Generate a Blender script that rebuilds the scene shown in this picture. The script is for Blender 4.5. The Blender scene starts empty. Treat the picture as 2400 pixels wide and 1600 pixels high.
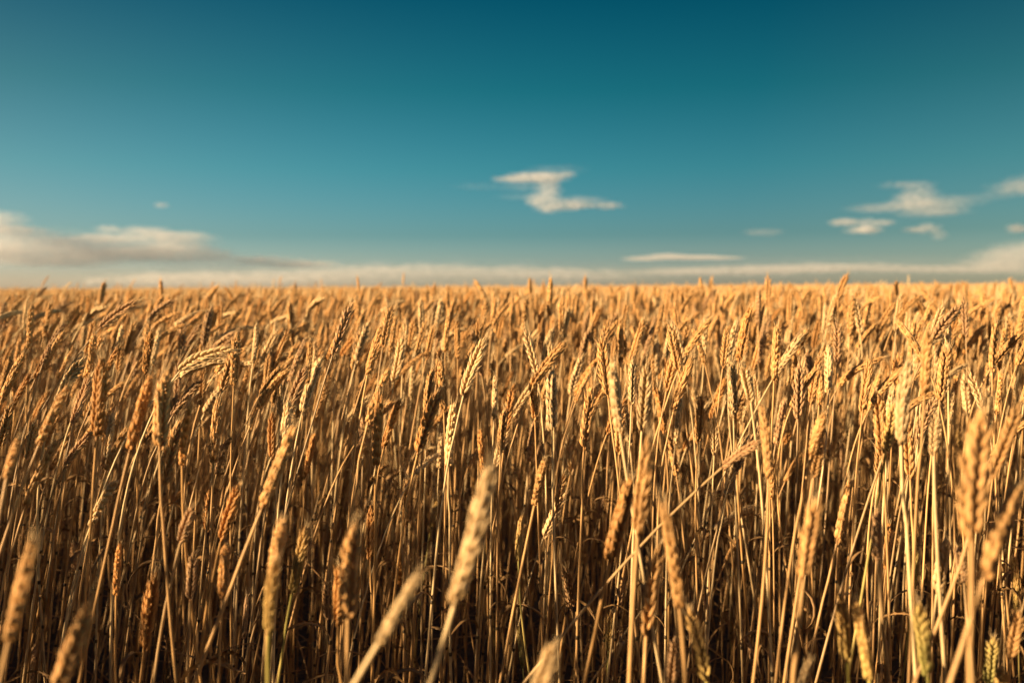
import bpy, math, random, re
import numpy as np
from mathutils import Matrix, Vector

R = math.radians
scene = bpy.context.scene
rng = np.random.default_rng(11)
random.seed(5)

# ------------------------------------------------------------------ camera
CAM = Vector((0.0, 0.0, 0.95))
FPX = 35.0 / 36.0 * 2400.0                    # focal length in photo pixels
cd = bpy.data.cameras.new('camera')
cam = bpy.data.objects.new('camera', cd)
scene.collection.objects.link(cam)
cd.lens = 35.0; cd.sensor_width = 36.0
cd.clip_start = 0.02; cd.clip_end = 120000.0
PITCH = math.atan(128.0 / FPX)
Mrot = Matrix.Rotation(R(90) - PITCH, 3, 'X') @ Matrix.Rotation(R(-0.3), 3, 'Z')
cam.matrix_world = Matrix.Translation(CAM) @ Mrot.to_4x4()
cd.dof.use_dof = True
cd.dof.focus_distance = 1.40
cd.dof.aperture_fstop = 4.4
cd.dof.aperture_blades = 9
scene.camera = cam
MR = np.array(Mrot)
CAMN = np.array(CAM)


def unproject(px, py, depth):
    """photo pixel (2400x1600) and depth along the view axis -> a place in the field"""
    v = np.array([(px - 1200.0) / FPX * depth, -(py - 800.0) / FPX * depth, -depth])
    return CAMN + MR @ v


def project(P):
    q = (np.asarray(P) - CAMN) @ MR
    d = -q[..., 2]
    ds = np.where(np.abs(d) < 1e-4, 1e-4, d)
    return 1200.0 + q[..., 0] / ds * FPX, 800.0 - q[..., 1] / ds * FPX, d


# ------------------------------------------------------------------ mesh helpers
def mesh_np(name, V, faces, col=None, mat=None, smooth=True):
    """faces: list of int arrays (n,3) or (n,4)"""
    me = bpy.data.meshes.new(name)
    faces = [np.asarray(f, dtype=np.int32) for f in faces if len(f)]
    me.vertices.add(len(V))
    me.vertices.foreach_set('co', np.asarray(V, dtype=np.float32).ravel())
    loops = np.concatenate([f.ravel() for f in faces])
    sizes = np.concatenate([np.full(len(f), f.shape[1], dtype=np.int32) for f in faces])
    starts = np.concatenate([[0], np.cumsum(sizes)[:-1]]).astype(np.int32)
    me.loops.add(len(loops)); me.loops.foreach_set('vertex_index', loops)
    me.polygons.add(len(sizes)); me.polygons.foreach_set('loop_start', starts)
    if smooth:
        me.polygons.foreach_set('use_smooth', np.ones(len(sizes), dtype=bool))
    if col is not None:
        a = me.attributes.new('tone', 'FLOAT_COLOR', 'POINT')
        c = np.ones((len(V), 4), dtype=np.float32); c[:, :3] = col
        a.data.foreach_set('color', c.ravel())
    me.update(calc_edges=True)
    if mat is not None:
        me.materials.append(mat)
    return me


class Bag:
    """collects vertices, colours and faces"""
    def __init__(self):
        self.V, self.C, self.F, self.n = [], [], [], 0

    def add(self, V, C, F):
        V = np.asarray(V, dtype=np.float64)
        C = np.asarray(C, dtype=np.float64)
        if C.ndim == 1:
            C = np.repeat(C[None], len(V), 0)
        self.V.append(V); self.C.append(C)
        for f in F:
            if len(f):
                self.F.append(np.asarray(f) + self.n)
        self.n += len(V)

    def mesh(self, name, mat):
        q = [f for f in self.F if f.shape[1] == 4]
        t = [f for f in self.F if f.shape[1] == 3]
        fs = ([np.concatenate(q)] if q else []) + ([np.concatenate(t)] if t else [])
        return mesh_np(name, np.concatenate(self.V), fs, np.concatenate(self.C), mat)


def norm(v):
    v = np.asarray(v, dtype=np.float64)
    return v / (np.linalg.norm(v, axis=-1, keepdims=True) + 1e-12)


def frames(P, n0=None):
    """tangent, normal, binormal along a polyline by parallel transport"""
    T = norm(np.gradient(P, axis=0))
    if n0 is None:
        n0 = np.array([1.0, 0, 0]) if abs(T[0][0]) < .8 else np.array([0, 1.0, 0])
    N = np.zeros_like(P)
    n = n0 - T[0] * np.dot(n0, T[0]); n = n / np.linalg.norm(n)
    N[0] = n
    for i in range(1, len(P)):
        n = n - T[i] * np.dot(n, T[i]); n = n / np.linalg.norm(n)
        N[i] = n
    return T, N, np.cross(T, N)


def bezier(P0, P1, P2, P3, n):
    t = np.linspace(0, 1, n)[:, None]
    return (1-t)**3*P0 + 3*(1-t)**2*t*P1 + 3*(1-t)*t*t*P2 + t**3*P3


def tube(P, rad, sides, n0=None):
    T, N, B = frames(P, n0)
    a = np.linspace(0, 2*np.pi, sides, endpoint=False)
    ring = np.cos(a)[None, :, None]*N[:, None, :] + np.sin(a)[None, :, None]*B[:, None, :]
    V = P[:, None, :] + ring*np.asarray(rad).reshape(-1, 1, 1)
    m = len(P)
    i, j = np.meshgrid(np.arange(m-1), np.arange(sides), indexing='ij')
    j2 = (j+1) % sides
    F = np.stack([i*sides+j, i*sides+j2, (i+1)*sides+j2, (i+1)*sides+j], -1).reshape(-1, 4)
    return V.reshape(-1, 3), F


# ------------------------------------------------------------------ colours (base colours, linear)
TINT = {
    'g': (np.array([.63, .378, .148]), np.array([.50, .262, .088])),    # gold
    'o': (np.array([.56, .300, .098]), np.array([.43, .195, .055])),    # rusty
    'p': (np.array([.70, .510, .270]), np.array([.60, .400, .180])),    # pale
    'd': (np.array([.48, .305, .150]), np.array([.37, .205, .095])),    # dull brown
    'u': (np.array([.25, .255, .070]), np.array([.44, .330, .110])),    # unripe green
    'n': (np.array([.46, .335, .105]), np.array([.58, .360, .130])),    # greenish base, gold top
}
STRAW = {'g': (.52, .315, .128), 'o': (.46, .265, .095), 'p': (.62, .455, .230), 'd': (.40, .265, .125), 'n': (.48, .37, .12), 'u': (.42, .36, .12)}


def straw_material(name, translucency, rough):
    m = bpy.data.materials.new(name); m.use_nodes = True
    nt = m.node_tree; nt.nodes.clear()
    out = nt.nodes.new('ShaderNodeOutputMaterial')
    at = nt.nodes.new('ShaderNodeAttribute'); at.attribute_name = 'tone'
    oi = nt.nodes.new('ShaderNodeObjectInfo')
    tc = nt.nodes.new('ShaderNodeTexCoord')
    mp = nt.nodes.new('ShaderNodeMapping'); mp.inputs['Scale'].default_value = (420, 420, 60)
    ns = nt.nodes.new('ShaderNodeTexNoise'); ns.inputs['Scale'].default_value = 1.0; ns.inputs['Detail'].default_value = 2
    r1 = nt.nodes.new('ShaderNodeMapRange'); r1.inputs[3].default_value = .84; r1.inputs[4].default_value = 1.16
    r2 = nt.nodes.new('ShaderNodeMapRange'); r2.inputs[1].default_value = .25; r2.inputs[2].default_value = .75
    r2.inputs[3].default_value = .78; r2.inputs[4].default_value = 1.2
    hs = nt.nodes.new('ShaderNodeHueSaturation')
    mu = nt.nodes.new('ShaderNodeMath'); mu.operation = 'MULTIPLY'
    L = nt.links.new
    L(tc.outputs['Object'], mp.inputs['Vector']); L(mp.outputs['Vector'], ns.inputs['Vector'])
    L(oi.outputs['Random'], r1.inputs[0]); L(ns.outputs['Fac'], r2.inputs[0])
    L(r1.outputs[0], mu.inputs[0]); L(r2.outputs[0], mu.inputs[1])
    L(at.outputs['Color'], hs.inputs['Color']); L(mu.outputs[0], hs.inputs['Value'])
    p = nt.nodes.new('ShaderNodeBsdfPrincipled')
    p.inputs['Roughness'].default_value = rough
    p.inputs['Specular IOR Level'].default_value = .25
    L(hs.outputs['Color'], p.inputs['Base Color'])
    bp = nt.nodes.new('ShaderNodeBump'); bp.inputs['Strength'].default_value = .25; bp.inputs['Distance'].default_value = .0006
    L(ns.outputs['Fac'], bp.inputs['Height']); L(bp.outputs['Normal'], p.inputs['Normal'])
    if translucency > 0:
        t = nt.nodes.new('ShaderNodeBsdfTranslucent'); L(hs.outputs['Color'], t.inputs['Color'])
        mx = nt.nodes.new('ShaderNodeMixShader'); mx.inputs[0].default_value = translucency
        L(p.outputs[0], mx.inputs[1]); L(t.outputs[0], mx.inputs[2]); L(mx.outputs[0], out.inputs['Surface'])
    else:
        L(p.outputs[0], out.inputs['Surface'])
    return m


MAT_EAR = straw_material('wheat_husk', .16, .55)
MAT_STEM = straw_material('wheat_straw', 0.0, .42)
MAT_LEAF = straw_material('dry_wheat_leaf', .30, .6)

# ------------------------------------------------------------------ the ear of wheat
SIDES = 5
RINGS = np.array([0.0, .12, .34, .60, .82, 1.0, 1.16])
PROF = np.array([.42, .80, 1.0, .84, .50, .20, .03])


def husk_faces(k, sides=SIDES, rings=len(RINGS)):
    i, j = np.meshgrid(np.arange(rings-1), np.arange(sides), indexing='ij')
    j2 = (j+1) % sides
    f = np.stack([i*sides+j, i*sides+j2, (i+1)*sides+j2, (i+1)*sides+j], -1).reshape(-1, 4)
    return (f[None] + (np.arange(k)*sides*rings)[:, None, None]).reshape(-1, 4)


def make_ear_template(r, n_spk, width):
    """a straight ear along z, 1 unit long = 85 mm; spikelets in two rows (x), husks fanned in y.
    Returns verts, a per-vertex (along-ear t, tip-ness u, random) and faces; awns come separately."""
    L = .085
    base, axis, ln, wd, rnd, tt, beak = [], [], [], [], [], [], []
    for k in range(n_spk):
        t = .02 + .93*k/(n_spk-1)
        s = 1 if k % 2 == 0 else -1
        size = (.74 + .36*math.sin(math.pi*min(1, (t*.9+.12)))**.8) * (1.0 if t < .8 else 1.0-.9*(t-.8))
        z = t*L*.92
        spk_rand = r.uniform(.84, 1.14)
        top = k >= n_spk-2
        for (fy, fz, out, le, w, kind) in ((-1.0, 0.0, .24, .0090, .0021, 0), (1.0, 0.0, .24, .0090, .0021, 0),
                                           (-.62, .0014, .36, .0120, .0026, 1), (.62, .0014, .36, .0120, .0026, 1),
                                           (0, .0030, .54, .0108, .0024, 2)):
            fan = fy*r.uniform(.24, .50)
            o = out*r.uniform(.45, 1.45)*(.25 if top else 1.0)
            d = norm(np.array([s*o, fan*(.6 if not top else .5), 1.0]))
            b = np.array([s*(.0016 + (.0006 if kind == 2 else 0))*(.2 if top else 1), fy*.0021, z+fz])
            base.append(b); axis.append(d)
            ln.append(le*size*r.uniform(.82, 1.16)); wd.append(w*size*width*r.uniform(.88, 1.12))
            rnd.append(spk_rand*r.uniform(.86, 1.12)); tt.append(t)
            beak.append(r.uniform(.14, .40) + (.35 if t > .75 and r.random() < .5 else 0))
    base = np.array(base); axis = np.array(axis); ln = np.array(ln); wd = np.array(wd)
    k = len(base)
    ref = np.tile(np.array([0, 1.0, 0]), (k, 1))
    N = norm(ref - axis*np.sum(ref*axis, 1, keepdims=True)); B = np.cross(axis, N)
    a = np.linspace(0, 2*np.pi, SIDES, endpoint=False) + .3
    u = np.tile(RINGS, (k, 1)); u[:, -1] = 1.0 + np.array(beak)
    bow = (np.sin(np.clip(u, 0, 1)*np.pi)*.09)*ln[:, None]           # husks bow outwards
    rad = PROF[None]*wd[:, None]
    outw = norm(np.stack([np.sign(axis[:, 0]), axis[:, 1]*1.5, np.zeros(k)], 1))
    C = base[:, None]+axis[:, None]*(u*ln[:, None])[..., None]+outw[:, None]*bow[..., None]
    V = (C[:, :, None] + rad[:, :, None, None]*(np.cos(a)[None, None, :, None]*N[:, None, None, :] * 1.0
                                                + np.sin(a)[None, None, :, None]*B[:, None, None, :]*.78))
    shape = (k, len(RINGS), SIDES)
    T_ = np.broadcast_to(np.array(tt)[:, None, None], shape).ravel()
    U_ = np.broadcast_to(np.clip(u, 0, 1.2)[:, :, None], shape).ravel()
    R_ = np.broadcast_to(np.array(rnd)[:, None, None], shape).ravel()
    # rachis
    zz = np.linspace(-.003, L*.9, 8)
    rv, rf = tube(np.stack([np.where(np.arange(8) % 2 == 0, .0005, -.0005), zz*0, zz], 1), np.linspace(.0013, .0007, 8), 4)
    # awns
    aw = Bag()
    tips = [i for i in range(k) if tt[i] > .86 and i % 5 in (2, 3, 4)] + [i for i in range(k) if i % 5 in (2, 3) and r.random() < .34]
    for i in tips:
        top = tt[i] > .86
        le = r.uniform(.007, .021) if top else r.uniform(.003, .011)
        p0 = base[i] + axis[i]*ln[i]*1.0
        d = norm(axis[i] + r.normal(0, .12, 3) + np.array([np.sign(axis[i][0])*.12, 0, 0]))
        cv = np.stack([p0, p0+d*le*.5, p0+norm(d+r.normal(0, .18, 3))*le])
        v, f = tube(cv, [.00036, .00026, .00010], 3)
        aw.add(v, np.ones(3)*r.uniform(.9, 1.15), [f])
    nh = k*len(RINGS)*SIDES
    V = np.concatenate([V.reshape(-1, 3), rv])
    info = np.concatenate([np.stack([T_, U_, R_], 1), np.tile([.5, .3, .8], (len(rv), 1))])
    F = [husk_faces(k), rf+nh]
    return dict(V=V, info=info, F=F, aV=np.concatenate(aw.V), aC=np.concatenate(aw.C), aF=[np.concatenate(aw.F)])


TEMPL = [make_ear_template(np.random.default_rng(100+i), int(n), w) for i, (n, w) in enumerate(
    [(17, 1.0), (18, 1.05), (15, .95), (18, 1.1), (16, .95), (19, 1.0), (14, 1.1), (17, 1.15), (18, .9), (16, 1.1)])]


def ear_colour(info, tint, r):
    a, b = TINT[tint]
    t, u, q = info[:, 0:1], np.clip(info[:, 1:2], 0, 1), info[:, 2:3]
    if tint in 'nu':
        c = a*(1-t) + b*t                                          # green at the foot, gold at the tip
        c = c*(1-.25*u) + TINT['g'][1]*.25*u
    else:
        c = b*(1-u) + a*u
    edge = 1 + .16*(u > .75)                                        # pale papery husk tips
    return c*q*edge*r.uniform(.9, 1.1)


def bend_to(V, P, n0, wscale, L=.085):
    """maps a straight ear (z along) onto the polyline P; widths scale by wscale"""
    T, N, B = frames(P, n0)
    m = len(P)
    seg = np.linalg.norm(np.diff(P, axis=0), axis=1).sum()
    s = np.clip(V[:, 2]/L, -.1, 1.25)*(m-1)
    i = np.clip(np.floor(s).astype(int), 0, m-2)
    f = (s-i)[:, None]
    C = P[i]*(1-f)+P[i+1]*f
    n = norm(N[i]*(1-f)+N[i+1]*f); b = norm(B[i]*(1-f)+B[i+1]*f)
    return C + n*V[:, 0:1]*wscale + b*V[:, 1:2]*wscale


def ribbon(P, width, n0, twist, fold):
    """a dry leaf blade: thin strip, folded along its midrib, with a little thickness"""
    T, N, B = frames(P, n0)
    m = len(P)
    a = np.linspace(0, twist, m)[:, None]
    S = np.cos(a)*N + np.sin(a)*B
    U = np.cross(T, S)
    w = np.asarray(width)[:, None]
    th = .00018
    rows = [P - S*w + U*w*fold, P - U*w*.05 + U*th, P + S*w + U*w*fold, P - U*w*.05 - U*th]
    V = np.stack(rows, 1).reshape(-1, 3)
    i, j = np.meshgrid(np.arange(m-1), np.arange(4), indexing='ij')
    j2 = (j+1) % 4
    F = np.stack([i*4+j, i*4+j2, (i+1)*4+j2, (i+1)*4+j], -1).reshape(-1, 4)
    return V, F


def leaf_curve(p, up, r, ln):
    az = r.uniform(0, 2*np.pi)
    d = np.array([math.cos(az), math.sin(az), 0])
    P = [p.copy()]; ang = r.uniform(.25, .6); n = 9
    droop = r.uniform(.20, .46)
    side = np.array([-d[1], d[0], 0])*r.normal(0, .12)
    for k in range(n):
        v = norm(up*math.cos(ang) + d*math.sin(ang) + side*k*.2)
        P.append(P[-1] + v*ln/n); ang += droop*r.uniform(.5, 1.5)
    return np.array(P), np.array([-d[1], d[0], 0])


def stalk_parts(r, G, B, tb, Pe, tint, templ, wscale, n0, leaves=1, stem_r=.00170):
    """G foot on the soil, B foot of the ear, tb tangent there, Pe the ear's polyline"""
    out = []
    h = np.linalg.norm(B-G)
    P1 = G + (B-G)*.38 + np.array([r.normal(0, .006), r.normal(0, .006), 0])
    P2 = B - tb*h*.24
    S = bezier(G, P1, P2, B, 26)
    S[1:-3] += (np.sin(np.linspace(0, 9, 26))*.0012)[1:-3, None]*np.array([r.normal(), r.normal(), 0])
    rad = stem_r*np.interp(np.linspace(0, 1, 26), [0, .45, .9, 1], [1.3, 1.12, .78, .72])
    # leaf sheath thickens the stem below a node
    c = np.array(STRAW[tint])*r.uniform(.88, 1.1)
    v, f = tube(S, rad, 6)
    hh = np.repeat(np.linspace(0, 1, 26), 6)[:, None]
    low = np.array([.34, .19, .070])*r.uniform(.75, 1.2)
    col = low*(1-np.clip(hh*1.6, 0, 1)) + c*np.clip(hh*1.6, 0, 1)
    if tint in 'nu':
        g = np.array([.33, .30, .07]); k = np.clip((hh-.72)*4, 0, 1)*.8
        col = col*(1-k)+g*k
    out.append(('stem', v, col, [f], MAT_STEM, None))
    nodes = []
    for q in (r.uniform(.24, .34), r.uniform(.50, .62)):
        x = q*25; i = int(x); fr = x-i
        p = S[i]*(1-fr)+S[i+1]*fr; t = norm(S[i+1]-S[i]); rr = rad[i]
        nodes.append((p, t, rr))
        v, f = tube(np.stack([p-t*.0028, p-t*.0012, p+t*.0008, p+t*.0026]), [rr*1.08, rr*1.36, rr*1.38, rr*1.06], 6)
        out.append(('node', v, np.array([.055, .036, .016])*r.uniform(.6, 1.5), [f], MAT_STEM, 'stem'))
    for k in range(leaves):
        p, t, rr = nodes[(k+1) % 2]
        ln = r.uniform(.07, .19) if k else r.uniform(.06, .12)
        P, n1 = leaf_curve(p + t*r.uniform(.0, .03), t, r, ln)
        m = len(P)
        w = r.uniform(.0022, .0042)*np.interp(np.linspace(0, 1, m), [0, .25, .7, 1], [.6, 1, .7, .05])
        v, f = ribbon(P, w, n1, r.normal(0, 1.8), r.uniform(.2, .9))
        out.append(('leaf', v, np.array([.36, .215, .090])*r.uniform(.65, 1.2), [f], MAT_LEAF, None))
    tp = TEMPL[templ]
    ve = bend_to(tp['V'], Pe, n0, wscale)
    va = bend_to(tp['aV'], Pe, n0, wscale)
    out.append(('ear', np.concatenate([ve, va]), np.concatenate([ear_colour(tp['info'], tint, r), tp['aC']*TINT['p'][0]*.95]),
                tp['F'] + [f+len(ve) for f in tp['aF']], MAT_EAR, None))
    return out, S


# ------------------------------------------------------------------ stalks read from the photograph
# (crop, tip x, tip y, foot x, foot y, stem point or None, tint, depth or 0 = from size, nick, label)
HEROES = [
    # upper left
    ('A', 960, 190, 690, 380, (480, 780), 'd', 0, 'dark arching ear under the skyline', 'dark wheat ear arching over on a long pale stem just under the skyline'),
    ('A', 445, 345, 290, 640, None, 'd', 0, 'plump dark ear near the edge', 'plump dark-backed wheat ear, highest of the cluster near the left edge'),
    ('A', 360, 615, 140, 810, (40, 1010), 'd', 0, '', ''),
    ('A', 100, 480, 10, 700, None, 'g', 0, '', ''),
    ('A', 320, 290, 270, 490, None, 'g', 0, '', ''),
    ('A', 725, 60, 690, 215, None, 'g', 2.9, 'lone ear breaking the skyline', 'thin blurred wheat ear standing alone above the skyline near the left'),
    ('A', 325, 95, 250, 170, None, 'd', 3.2, '', ''),
    ('A', 1220, 180, 1010, 340, (990, 480), 'd', 0, '', ''),
    ('A', 1325, 150, 1260, 330, None, 'g', 0, '', ''),
    ('A', 1400, 170, 1360, 340, None, 'g', 0, '', ''),
    ('A', 1390, 345, 1250, 585, (1200, 800), 'd', 0, '', ''),
    ('A', 1670, 230, 1550, 420, None, 'g', 0, '', ''),
    ('A', 1620, 405, 1400, 590, None, 'd', 0, '', ''),
    ('A', 1630, 455, 1520, 540, None, 'd', 0, '', ''),
    ('A', 1020, 545, 905, 745, None, 'g', 0, '', ''),
    ('A', 1830, 440, 1710, 590, (1560, 800), 'g', 0, '', ''),
    ('A', 1700, 540, 1570, 745, (1480, 900), 'g', 0, '', ''),
    ('A', 2090, 545, 1850, 640, (1760, 740), 'd', 0, 'dark ear bowed sideways', 'dark wheat ear bowed over sideways like a hook above the left stems'),
    ('A', 2120, 630, 1980, 990, None, 'd', 0, 'dark red-brown ear with fine awns', 'sharp dark red-brown wheat ear with fine awns, leaning beside paler straws'),
    ('A', 705, 575, 665, 1130, (640, 1410), 'o', 1.08, 'tall blurred amber ear', 'tall blurred amber wheat ear, upright, first of the blurred row on the left'),
    ('A', 1040, 700, 895, 1220, (855, 1410), 'o', 1.02, 'blurred orange leaning ear', 'blurred orange wheat ear leaning over, second of the blurred row on the left'),
    ('A', 1145, 670, 1100, 1230, (1115, 1410), 'g', 1.0, 'blurred pale-edged upright ear', 'blurred pale-edged upright wheat ear, third of the blurred row on the left'),
    ('A', 1315, 895, 1255, 1330, (1290, 1600), 'o', 1.05, '', ''),
    ('A', 1340, 700, 1360, 870, None, 'o', 0, '', ''),
    ('A', 1240, 590, 1220, 885, None, 'd', 0, '', ''),
    ('A', 630, 700, 505, 1050, None, 'd', 0, '', ''),
    ('A', 475, 770, 265, 1190, (200, 1400), 'g', 1.0, '', ''),
    ('A', 525, 1065, 350, 1360, None, 'g', 0, '', ''),
    ('A', 130, 1130, 45, 1420, None, 'g', .85, '', ''),
    ('A', 990, 1140, 950, 1310, None, 'g', 0, '', ''),
    ('A', 1875, 955, 1875, 1290, (1900, 1560), 'o', 0, 'sharp rust-red ear', 'sharp rust-red wheat ear, upright, with dark gaps between its husks'),
    ('A', 1800, 840, 1720, 1080, None, 'g', 0, '', ''),
    ('A', 2030, 1050, 1800, 1630, (1600, 2101), 'g', .93, 'long blurred leaning ear', 'long blurred golden wheat ear leaning far over on a slanting stem, left half'),
    ('A', 2165, 1100, 2110, 1400, None, 'o', 0, '', ''),
    ('A', 430, 210, 350, 290, None, 'd', 0, '', ''),
    ('A', 500, 200, 330, 300, None, 'd', 0, '', ''),
    ('A', 130, 240, 20, 330, None, 'g', 0, '', ''),
    ('A', 245, 430, 60, 560, None, 'd', 0, '', ''),
    ('A', 480, 480, 390, 560, None, 'd', 0, '', ''),
    ('A', 810, 770, 880, 930, None, 'g', 0, '', ''),
    ('A', 1085, 610, 930, 720, None, 'd', 0, '', ''),
    ('A', 540, 210, 510, 380, None, 'g', 0, '', ''),
    ('A', 1180, 225, 1160, 380, None, 'g', 0, '', ''),
    ('A', 1720, 95, 1690, 210, None, 'd', 0, '', ''),
    ('A', 2190, 210, 2080, 270, None, 'd', 0, '', ''),
    ('A', 2030, 600, 1940, 740, None, 'o', 0, '', ''),
    # upper middle
    ('B', 70, 205, -60, 570, (-190, 1000), 'd', 0, 'tall dark ear on a thin straw', 'tall dark-flanked wheat ear rising near the skyline on one long thin straw'),
    ('B', 170, 250, 85, 480, (20, 900), 'g', 0, '', ''),
    ('B', 60, 510, -30, 690, None, 'p', 0, '', ''),
    ('B', 1000, 435, 840, 850, (775, 1400), 'p', 0, 'plump two-tone ear', 'plump two-tone wheat ear, pale front and dark back, on a straight stem'),
    ('B', 1055, 525, 1060, 760, (1085, 910), 'p', 0, '', ''),
    ('B', 590, 395, 555, 570, (530, 760), 'g', 0, '', ''),
    ('B', 500, 585, 480, 860, None, 'p', 0, '', ''),
    ('B', 715, 590, 680, 780, None, 'p', 0, '', ''),
    ('B', 690, 740, 700, 1010, None, 'd', 0, '', ''),
    ('B', 820, 590, 775, 740, None, 'g', 0, '', ''),
    ('B', 1190, 760, 1130, 1110, None, 'o', 0, '', ''),
    ('B', 1335, 745, 1170, 1010, (1085, 1320), 'p', 0, 'slanting ear on a crossing stem', 'sharp pale wheat ear slanting up beside the central upright ear'),
    ('B', 1450, 660, 1450, 1095, (1462, 1420), 'p', 0, 'upright central ear with spread awns', 'sharp pale upright wheat ear with two spread awns at its tip, mid field'),
    ('B', 1600, 555, 1570, 740, None, 'o', 0, '', ''),
    ('B', 1665, 570, 1580, 840, (1570, 1140), 'p', 0, '', 'pale upright wheat ear, straighter one of the V-shaped pair'),
    ('B', 1775, 585, 1610, 850, (1585, 1100), 'o', 0, 'tilted ear of the V-shaped pair', 'dark-edged wheat ear tilted outward, darker one of the V-shaped pair'),
    ('B', 1795, 430, 1840, 865, (1895, 1330), 'g', 0, 'speckled ear leaning back', 'tall speckled wheat ear leaning slightly back beside the bright blurred ear'),
    ('B', 1870, 610, 1920, 1100, (1965, 1320), 'p', .98, 'bright blurred cream ear', 'bright blurred cream wheat ear, broadest of the upright ears right of centre'),
    ('B', 1965, 480, 1960, 690, None, 'g', 0, '', ''),
    ('B', 2110, 610, 2070, 1090, (2050, 1410), 'p', 1.12, 'large pale ear on a straight stem', 'large pale wheat ear, upright on a straight stem, behind the cream blur'),
    ('B', 2170, 540, 2110, 690, None, 'g', 0, '', ''),
    ('B', 2270, 330, 2360, 640, (2380, 900), 'p', 0, 'pale ear leaning back above the rest', 'pale speckled wheat ear leaning back, clear of its neighbours, high up'),
    ('B', 2165, 780, 2225, 1110, (2225, 1400), 'o', 0, '', ''),
    ('B', 2245, 1080, 2310, 1400, None, 'g', 0, '', ''),
    ('B', 1725, 780, 1670, 1230, (1668, 1420), 'g', 0, 'stout ear with dark chevrons', 'stout golden wheat ear with dark chevrons between husks, low right of centre'),
    ('B', 265, 805, 240, 1330, (230, 1600), 'o', 1.15, 'thick orange double ear', 'thick orange wheat ear, taller of the merged orange pair, left of centre'),
    ('B', 405, 865, 290, 1210, None, 'o', 0, '', 'orange wheat ear fanning outward, shorter of the merged orange pair'),
    ('B', 955, 1070, 980, 1410, None, 'o', 0, '', ''),
    ('B', 775, 900, 740, 1330, (745, 1500), 'p', 1.35, '', ''),
    ('B', 1345, 1000, 1290, 1300, (1300, 1500), 'd', 0, '', ''),
    ('B', 1420, 1075, 1330, 1330, None, 'd', 0, '', ''),
    ('B', 1555, 1130, 1590, 1410, None, 'p', 0, '', ''),
    ('B', 165, 900, 150, 1210, None, 'd', 0, '', ''),
    ('B', 205, 1130, 40, 1290, None, 'd', 0, '', ''),
    ('B', 840, 1230, 900, 1430, None, 'g', 0, '', ''),
    ('B', 1380, 405, 1320, 540, None, 'g', 0, '', ''),
    ('B', 1770, 265, 1735, 430, None, 'g', 0, '', ''),
    ('B', 750, 560, 690, 640, None, 'g', 0, '', ''),
    ('B', 1960, 340, 2020, 450, None, 'p', 0, '', ''),
    ('B', 1630, 400, 1640, 560, None, 'g', 0, '', ''),
    ('B', 1300, 30, 1300, 150, None, 'g', 3.0, 'upright stub above the skyline', 'blurred upright wheat ear sticking highest above the skyline near the centre'),
    ('B', 470, 330, 350, 400, None, 'd', 0, '', ''),
    ('B', 960, 400, 800, 440, None, 'd', 0, '', ''),
    ('B', 1130, 560, 1090, 700, None, 'd', 0, '', ''),
    # upper right
    ('C', 470, 235, 385, 610, (400, 800), 'o', 0, 'dark amber ear of the tall cluster', 'sharp dark amber wheat ear, tallest of the tight cluster on the right'),
    ('C', 375, 325, 315, 650, (350, 900), 'p', 0, '', 'pale mottled wheat ear touching the dark amber ear in the tight cluster'),
    ('C', 345, 600, 350, 1000, (372, 1410), 'p', 0, 'lower pale ear of the tall cluster', 'broad pale wheat ear low in the tight cluster, on a bright straight stem'),
    ('C', 525, 105, 520, 355, (535, 640), 'd', 0, 'slim dark ear near the skyline', 'slim dark upright wheat ear on a bare stem just touching the skyline'),
    ('C', 835, 415, 635, 705, (585, 810), 'p', 0, 'feathery ear slanting over', 'sharp feathery pale wheat ear slanting over with small awns, right side'),
    ('C', 225, 525, 265, 730, None, 'p', 0, '', ''),
    ('C', 300, 715, 200, 1010, (145, 1420), 'o', 0, 'reddish tilted ear', 'reddish wheat ear tilted outward from the foot of the tight cluster'),
    ('C', 75, 785, 125, 1060, (190, 1400), 'p', 0, '', ''),
    ('C', 415, 620, 470, 890, (485, 1130), 'p', 1.12, '', ''),
    ('C', 545, 735, 505, 950, None, 'p', 0, '', ''),
    ('C', 540, 900, 590, 1420, (560, 1700), 'g', .98, 'large blurred plaited ear', 'large blurred golden wheat ear, plait-like, standing before the tight cluster'),
    ('C', 805, 610, 795, 1010, (780, 1410), 'd', 0, 'dark plaited upright ear', 'dark plaited wheat ear, upright and sharp, on the right'),
    ('C', 945, 575, 880, 910, (860, 1220), 'g', 0, 'slim beaded ear', 'slim beaded golden wheat ear on a thin stem, right of the dark plaited one'),
    ('C', 800, 300, 700, 470, None, 'g', 0, '', ''),
    ('C', 730, 700, 655, 890, (620, 1270), 'd', 0, '', ''),
    ('C', 700, 860, 640, 1180, (610, 1400), 'd', 0, '', ''),
    ('C', 1595, 405, 1605, 680, (1625, 1200), 'p', 0, 'white-gold ear behind the blur', 'small sharp white-gold wheat ear, upright, tucked behind larger blurred ears'),
    ('C', 1690, 390, 1665, 850, (1640, 1200), 'g', .98, 'broad blurred upright ear', 'broad blurred upright wheat ear, tallest of the blurred group at right'),
    ('C', 1925, 225, 1720, 470, (1640, 700), 'd', 1.25, 'blurred dark-tipped ear', 'blurred wheat ear arching over to a dark tip above the right-hand group'),
    ('C', 1555, 600, 1505, 1190, (1530, 1420), 'p', .95, 'huge blurred pale ear', 'huge blurred pale wheat ear, longest of the blurred group at right'),
    ('C', 1450, 890, 1395, 1250, (1365, 1420), 'n', 1.05, 'yellow-footed blurred ear', 'blurred wheat ear with a yellow foot, in front of the huge pale one'),
    ('C', 1490, 255, 1455, 470, (1450, 840), 'g', 0, '', ''),
    ('C', 2130, 600, 2100, 860, None, 'p', 0, '', ''),
    ('C', 1935, 690, 1960, 970, None, 'p', 0, '', ''),
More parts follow.
